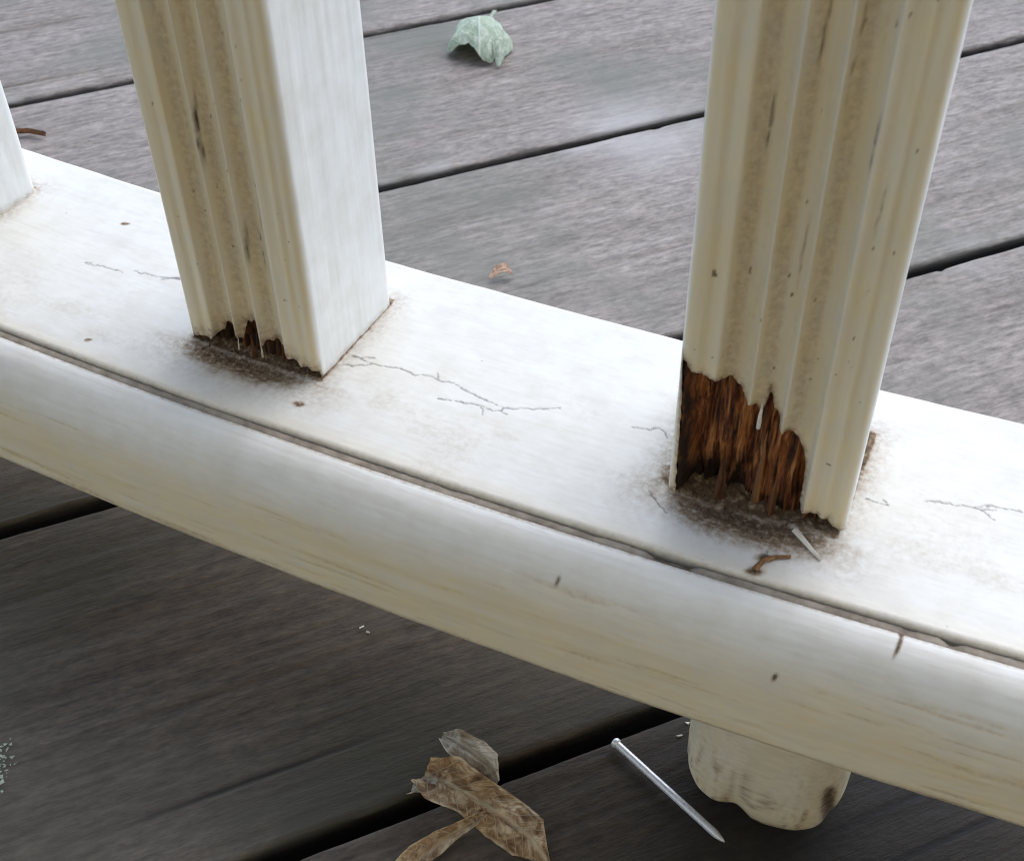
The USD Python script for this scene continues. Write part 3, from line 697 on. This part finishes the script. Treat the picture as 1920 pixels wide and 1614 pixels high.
# ------------------------------------------------------------------ foot under the rail
def foot():
    s0, r0 = 0.0608, -0.0235
    c = on_rail(np.array([s0]), np.array([r0]), np.array([0.0]))[0]
    ang = rail_angle(s0)
    zs = np.linspace(0, 1, 56)
    zmm = 64.0 * zs ** 1.4
    n, m = len(zs), 140
    ph = np.linspace(0, 2 * math.pi, m, endpoint=False)
    sup = lambda q, e: np.sign(q) * np.abs(q) ** (2 / e)
    ux, uy = sup(np.cos(ph), 3.3), sup(np.sin(ph), 3.3)
    grow = np.interp(zmm, [0, 1, 3, 6, 10, 16, 26, 64], [0.58, 0.72, 0.84, 0.91, 0.96, 0.99, 1.0, 1.0])
    U = 20.6 * ux[None] * grow[:, None]
    Y = 19.0 * uy[None] * grow[:, None]
    Z = np.repeat(zmm[:, None], m, 1)
    lobe = np.exp(-((U + 4.5) / 3.2) ** 2)
    Z = Z + 3.4 * lobe * np.exp(-Z / 7) + 2.0 * sstep(-4, -9, U) * np.exp(-Z / 8)
    frontm = (Y < 0)
    Y = Y + frontm * 1.5 * lobe * np.exp(-((Z - 6) / 14) ** 2)
    ridge = np.exp(-((U - 15 + (Z - 15) * 0.10 - 2.5) / 1.2) ** 2) * sstep(30, 22, Z) * sstep(1, 8, Z) * frontm
    Y = Y + 1.6 * ridge
    lum = (f2(U * 0.15 + 9, (Z + Y) * 0.1, 501, 3) - 0.5) * 1.2
    U, Y = U * (1 + lum * 0.02), Y + lum * 0.5 * np.sign(Y)
    dirt = 0.75 * sstep(9, 0, Z) + 0.9 * ridge + 0.12 + 0.5 * sstep(0.5, 0.72, f2(U * 0.8, Z * 0.12, 502, 4)) * sstep(40, 5, Z)
    age = 0.75 + 0.2 * sstep(30, 5, Z) + 0.25 * (f2(U * 0.5, Z * 0.05, 503, 3) - 0.5)
    ca, sa = math.cos(ang), math.sin(ang)
    V = np.stack([c[0] + (U * ca - Y * sa) / 1000, c[1] + (U * sa + Y * ca) / 1000, Z / 1000], -1).reshape(-1, 3)
    V = np.vstack([V, [[c[0], c[1], 0.003]], [[c[0], c[1], 0.064]]])
    F = grid_faces(n, m, closed=True)
    j = np.arange(m)
    F = np.vstack([F, np.stack([j * 0 + n * m, j, (j + 1) % m], 1), np.stack([j * 0 + n * m + 1, (n - 1) * m + (j + 1) % m, (n - 1) * m + j], 1)])
    me = trimesh.Trimesh(V, F, process=False)
    if me.volume < 0:
        me.invert()
    uv = np.vstack([np.stack([Z.ravel() / 1000, np.repeat(ph[None] * 0.012, n, 0).ravel()], -1), [[0, 0], [0, 0]]])
    e = lambda q: np.r_[q.ravel(), 0.3, 0.3]
    obj("support_foot", me, PAINT, railing, smooth=True, uv=uv, attrs={"age": np.clip(e(age), 0, 1), "dirt": e(dirt), "crack": e(0.6 * ridge)})


foot()

# ------------------------------------------------------------------ small things
def chips(centres, sizes, seed, flat=1.0):
    rg = np.random.default_rng(seed)
    out = []
    for (p, s) in zip(centres, sizes):
        v = rg.standard_normal((8, 3)) * np.array([1.0, 0.7, 0.4])
        h = trimesh.convex.convex_hull(v)
        h.apply_scale(s / 2.2)
        h.apply_scale((1, 1, flat))
        h.apply_transform(trimesh.transformations.rotation_matrix(rg.uniform(0, 6.28), (0, 0, 1)))
        h.apply_translation(np.array(p) - np.array([0, 0, h.bounds[0][2] + 0.12 * s]))
        out.append(h)
    return trimesh.util.concatenate(out)


rg = np.random.default_rng(7)
pts, sz = [], []
for k, N in ((1, 60), (2, 110)):
    s0, tw = BAL[k]
    for _ in range(N):
        x = rg.normal(0, 9.5) + (-1 if k == 1 else 0)
        y = -BD * 500 - abs(rg.normal(0, 4.0)) + 1.0
        if abs(x) > 24:
            continue
        ds, dr = x / 1000, -(y / 1000) + BR
        w = on_rail(np.array([s0 + ds]), np.array([dr]), np.array([TOPZ - 0.0006]))[0]
        pts.append(w); sz.append(abs(rg.normal(0.0002, 0.0003)) + 0.0002)
obj("rot_crumbs", chips(pts, sz, 11), CRUMB, label="brown wood crumbs and grit lying on the white rail below the rotted balusters", cat="wood crumbs", kind="stuff")


def sliver(pts3, w0, w1, t):
    """a thin tapered strip of wood through the points (metres)"""
    pts3 = np.array(pts3, float)
    n = len(pts3)
    d = np.gradient(pts3, axis=0); d /= np.linalg.norm(d, axis=1, keepdims=True)
    side = np.cross(d, [0, 0, 1.0]); side /= np.linalg.norm(side, axis=1, keepdims=True)
    up = np.cross(side, d)
    w = np.linspace(w0, w1, n)[:, None]
    ring = np.stack([pts3 + side * w, pts3 + up * t, pts3 - side * w, pts3 - up * t], 1).reshape(-1, 3)
    F = np.vstack([grid_faces(n, 4, True), [(0, 1, 2), (0, 2, 3)], [(4 * n - 4, 4 * n - 2, 4 * n - 3), (4 * n - 4, 4 * n - 1, 4 * n - 2)]])
    me = trimesh.Trimesh(ring, F, process=False); me.fix_normals()
    return me


P = lambda s, r, z: on_rail(np.array([s / 1000]), np.array([r / 1000]), np.array([z / 1000]))[0]
obj("wood_sliver", sliver([P(56.5, -16.5, 101.2), P(59, -14.5, 100.9), P(61.5, -12.6, 100.5), P(63.5, -11.0, 100.3)], 0.0008, 0.0003, 0.0004), SPLINT_PALE,
    label="pale splinter of wood lying on the rail before the holed baluster", cat="splinter")
obj("wood_sliver", sliver([P(51.5, -3.5, 100.3), P(52.6, -6.0, 100.9), P(54.5, -8.2, 100.5), P(57.5, -9.6, 100.4)], 0.0007, 0.0004, 0.0005), SPLINT_TAN,
    label="brown crooked sliver at the seam of the rail below the holed baluster", cat="splinter")

# nail
nl = thing("nail", "bright steel nail lying on the dark decking beside the rail foot", "nail")
N0, N1 = np.array([0.0261, 0.1944, 0.0024]), np.array([0.0519, 0.1646, 0.0017])
ax = (N1 - N0) / np.linalg.norm(N1 - N0)


def revolve_on(axis0, axd, prof, seg=20):
    me = trimesh.creation.revolve(np.array(prof), sections=seg)
    T = trimesh.geometry.align_vectors([0, 0, 1], axd)
    T[:3, 3] = axis0
    me.apply_transform(T)
    return me


LN = float(np.linalg.norm(N1 - N0))
rings = [(0, 0)]
rings += [(0.00102, 0.0012)]
for q in np.arange(0.0020, 0.0120, 0.0011):
    rings += [(0.00104, q), (0.00098, q + 0.0004)]
rings += [(0.00102, 0.0155), (0.00102, LN - 0.0032)]
rings += [(0, LN - 0.0032)]
obj("nail_shank", revolve_on(N0, ax, rings), STEEL, nl, smooth=35)
obj("nail_head", revolve_on(N0, ax, [(0, -0.0003), (0.0012, -0.0003), (0.0014, 0.0), (0.0014, 0.0007), (0.00102, 0.0012), (0, 0.0012)]), STEEL, nl, smooth=35)
obj("nail_tip", revolve_on(N0 + ax * (LN - 0.0032), ax, [(0, 0), (0.00102, 0), (0.0005, 0.0022), (0, 0.0032)]), STEEL, nl, smooth=35)


def ribbon(center, halfw, across, curl, mat, name, parent, seed, nv=41, jag=0.10, thick=0.00035, nearw=1.0, nearcurl=1.0, wrinkle=0.0008):
    """a leaf piece: centre line, half width and sideways direction per station; curl lifts its edges (metres)"""
    center = np.array(center, float)
    K = len(center)
    t = np.linspace(0, K - 1, 90)
    cs = np.stack([np.interp(t, range(K), center[:, q]) for q in range(3)], -1)
    ker = np.array([1, 2, 3, 2, 1]) / 9
    for q in range(3):
        cs[2:-2, q] = np.convolve(cs[:, q], ker, "valid")
    hw = np.interp(t, range(K), halfw)
    ac = np.stack([np.interp(t, range(K), np.array(across, float)[:, q]) for q in range(3)], -1)
    ac /= np.linalg.norm(ac, axis=1, keepdims=True)
    cu = np.interp(t, range(K), curl)
    d = np.gradient(cs, axis=0); d /= np.linalg.norm(d, axis=1, keepdims=True)
    up = np.cross(d, ac); up *= np.sign(up[:, 2:3] + 1e-9)
    v = np.linspace(-1, 1, nv)
    jl = nearw * (1 + jag * 2 * (f2(t * 0.9, t * 0 + 1.1, seed, 4) - 0.5) * 2)
    jr = 1 + jag * 2 * (f2(t * 0.9, t * 0 + 5.1, seed + 1, 4) - 0.5) * 2
    w = np.where(v[None] < 0, jl[:, None], jr[:, None]) * hw[:, None]
    vv = np.repeat(v[None], len(t), 0)
    lift = cu[:, None] * (np.abs(vv) ** 1.8) * np.where(vv < 0, nearcurl, 1.0) + wrinkle * (f2(t[:, None] * 1.3 + 0 * vv, vv * 3, seed + 2, 4) - 0.5) * 2 - 0.0007 * np.exp(-(vv / 0.10) ** 2)
    G = cs[:, None] + ac[:, None] * (w * vv)[..., None] + up[:, None] * lift[..., None]
    n, m = len(t), nv
    top = G.reshape(-1, 3)
    nr = np.repeat(up[:, None], m, 1).reshape(-1, 3)
    V = np.vstack([top + nr * thick / 2, top - nr * thick / 2])
    F = grid_faces(n, m)
    N = n * m
    ix = np.arange(N).reshape(n, m)
    loop = np.r_[ix[0], ix[1:, -1], ix[-1, -2::-1], ix[-2:0:-1, 0]]
    l2 = np.roll(loop, -1)
    F = np.vstack([F, F[:, ::-1] + N, np.stack([loop, loop + N, l2 + N], -1), np.stack([loop, l2 + N, l2], -1)])
    me = trimesh.Trimesh(V, F, process=False)
    L = np.r_[0, np.cumsum(np.linalg.norm(np.diff(cs, axis=0), axis=1))]
    uv = np.stack([np.repeat(L[:, None], m, 1).ravel(), (w * vv).ravel()], -1)
    rim = np.maximum(sstep(0.84, 0.97, np.abs(vv)), 0) * 0.9 * sstep(0.35, 0.6, f2(t[:, None] * 2 + 0 * vv, vv * 2, seed + 3, 3))
    return obj(name, (V, F), mat, parent, smooth=True, uv=np.vstack([uv, uv]), attrs={"rim": np.r_[rim.ravel(), rim.ravel()]})


mm = lambda L: [tuple(q / 1000 for q in p) for p in L]
lf = thing("dry_leaf", "curled dry brown leaf with its stalk lying across a deck gap", "leaf")
ribbon(mm([(-25, 184.5, 4.0), (-19, 181, 6.0), (-12, 176.5, 5.6), (-5, 172.0, 5.0), (2, 166.5, 4.0), (6.8, 160.4, 1.2)]), [0.0040, 0.0066, 0.0054, 0.0062, 0.0058, 0.0007], [(0.70, 0.70, 0.25)] * 6, [0.0030, 0.0030, 0.0018, -0.0024, -0.0030, 0.0], LEAF_BROWN, "leaf_blade", lf, 600, jag=0.11, wrinkle=0.0015)
ribbon(mm([(-20.5, 196.5, 4.0), (-16.5, 192.0, 7.5), (-12, 188.5, 8.0), (-7.5, 185.0, 6.5), (-5.6, 181.8, 4.0)]), [0.0012, 0.0036, 0.0046, 0.0040, 0.0008], [(0.6, 0.75, 0.3)] * 5, [0, 0.0010, -0.0026, -0.0026, 0], LEAF_GREY, "curled_lobe", lf, 610, jag=0.12, wrinkle=0.0012)
ribbon(mm([(-28.5, 181.2, 1.5), (-26, 181.5, 3.4), (-22, 180.5, 5.0)]), [0.0014, 0.0022, 0.0020], [(0.5, 0.85, 0.2)] * 3, [0.0008] * 3, LEAF_GREY, "torn_tip", lf, 615, jag=0.3)
ribbon(mm([(-8.5, 172.4, 4.6), (-13, 169.8, 3.6), (-20, 166.0, 2.4), (-27, 161.0, 1.6), (-32, 155.5, 1.2), (-36, 150, 1.0)]), [0.0008, 0.0017, 0.0026, 0.0031, 0.0034, 0.0034], [(-0.45, 0.88, 0.1)] * 6, [0.0008, 0.001, 0.0014, 0.0016, 0.0016, 0.0016], LEAF_BROWN, "leaf_stalk", lf, 620, jag=0.16)

# pale leaf on the far boards: a folded cup, open and dark towards the rail
pl = thing("pale_leaf", "pale green curled leaf lying hollow side down on the far decking", "leaf")


def cupped_leaf():
    """a puckered shell standing on its rim, torn open on the side towards the rail"""
    na, nphi = 150, 46
    az = np.linspace(0, 2 * math.pi, na, endpoint=False)
    jagl = f2(np.cos(az) * 6 + 9, np.sin(az) * 6 + 9, 660, 4) - 0.5
    front = np.exp(-((((az - math.radians(243) + math.pi) % (2 * math.pi)) - math.pi) / 0.62) ** 4)
    lim = np.radians(96 - 40 * front) + 0.34 * jagl * (0.4 + front)
    ph = np.linspace(0.02, 1, nphi)[:, None] * lim[None]
    A = np.repeat(az[None], nphi, 0)
    fold = 1 + 0.10 * np.cos(5 * A + 1.2) * np.sin(ph) ** 2 + 0.05 * np.cos(11 * A + 0.4) * np.sin(ph) ** 2 + 0.16 * (f2(np.cos(A) * np.sin(ph) * 3 + 5, np.sin(A) * np.sin(ph) * 3 + 5, 661, 4) - 0.5)
    x = 15.0 * np.sin(ph) * np.cos(A) * fold
    y = 17.0 * np.sin(ph) * np.sin(A) * fold
    z = 12.5 * np.cos(ph) * (0.9 + 0.1 * fold) + 1.6
    z = z + 0.10 * (y + 4) * (z > 3)
    V = np.stack([-0.0125 + x / 1000, 0.6095 + y / 1000, np.maximum(z, 0.2) / 1000], -1).reshape(-1, 3)
    F = grid_faces(nphi, na, closed=True)
    V = np.vstack([V, V[:na].mean(0)])
    j = np.arange(na)
    F = np.vstack([F, np.stack([j * 0 + nphi * na, j, (j + 1) % na], 1)])
    me = trimesh.Trimesh(V, F, process=False)
    N = me.vertex_normals
    n = len(V)
    rim_e = np.stack([(nphi - 1) * na + j, (nphi - 1) * na + (j + 1) % na], 1)
    V2 = np.vstack([V, V - N * 0.00035])
    F2 = np.vstack([F, F[:, ::-1] + n, np.stack([rim_e[:, 0], rim_e[:, 0] + n, rim_e[:, 1] + n], 1), np.stack([rim_e[:, 0], rim_e[:, 1] + n, rim_e[:, 1]], 1)])
    uv = np.vstack([np.stack([y.ravel() / 1000, x.ravel() / 1000], -1), [[0, 0]]])
    rim = np.r_[(np.repeat(sstep(0.93, 1.0, np.linspace(0.02, 1, nphi))[:, None], na, 1) * 0.6).ravel(), 0]
    obj("leaf_blade", (V2, F2), LEAF_GREEN, pl, smooth=True, uv=np.vstack([uv, uv]), attrs={"rim": np.r_[rim, rim]})


cupped_leaf()
ribbon(mm([(-1.0, 600, 9.5), (-1.5, 594.5, 6.5), (-3.0, 588.5, 1.0)]), [0.0050, 0.0036, 0.0008], [(1, 0.2, 0.0)] * 3, [-0.0012] * 3, LEAF_GREEN, "torn_flap", pl, 640, jag=0.12)
ribbon(mm([(-7, 630, 3.0), (-6.5, 637, 4.5), (-4.5, 643, 5)]), [0.0012, 0.0010, 0.0010], [(1, 0.1, 0)] * 3, [0.0003] * 3, LEAF_GREEN, "leaf_stalk", pl, 645)

ps = ribbon(mm([(-7.5, 409.5, 0.9), (-4.5, 412, 2.4), (-1, 413, 2.8), (1.5, 411.5, 1.6)]), [0.0008, 0.0022, 0.0025, 0.0008], [(-0.2, 0.95, 0.2)] * 4, [0.0005, 0.0012, 0.0012, 0], PETAL, "leaf_scrap", "/World", 650)
tag(ps, "small tan leaf scrap on the decking just behind the rail edge", "leaf scrap")
tw = obj("twig", sliver([(-0.236, 0.5300, 0.0022), (-0.229, 0.5305, 0.0026), (-0.2226, 0.5316, 0.0022), (-0.214, 0.5290, 0.0018)], 0.0016, 0.0011, 0.0014), SPLINT_DARK, label="short dark twig on the decking beside the baluster at the left edge", cat="twig")

# lichen at the left edge of the near board
lp, ls = [], []
for _ in range(130):
    a = rg.uniform(0, 1)
    lp.append((-0.1420 + 0.0024 * rg.standard_normal(), 0.1985 - 0.0145 * a + 0.002 * rg.standard_normal(), -0.0008)); ls.append(rg.uniform(0.0004, 0.0013))
obj("lichen", chips(lp, ls, 21, 0.45), LICHEN, label="pale green lichen crust on the near deck board at the left edge", cat="lichen", kind="stuff")
fp = [(-0.0463, 0.2374, -0.0006), (-0.044, 0.236, -0.0006), (0.0469, 0.2016, 0.0), (0.0442, 0.1974, 0.0)]
obj("paint_flakes", chips(fp, [0.0018, 0.0010, 0.0018, 0.0014], 31), SPLINT_PALE, label="small white paint flakes fallen on the dark decking beneath the rail", cat="paint flakes", kind="stuff")
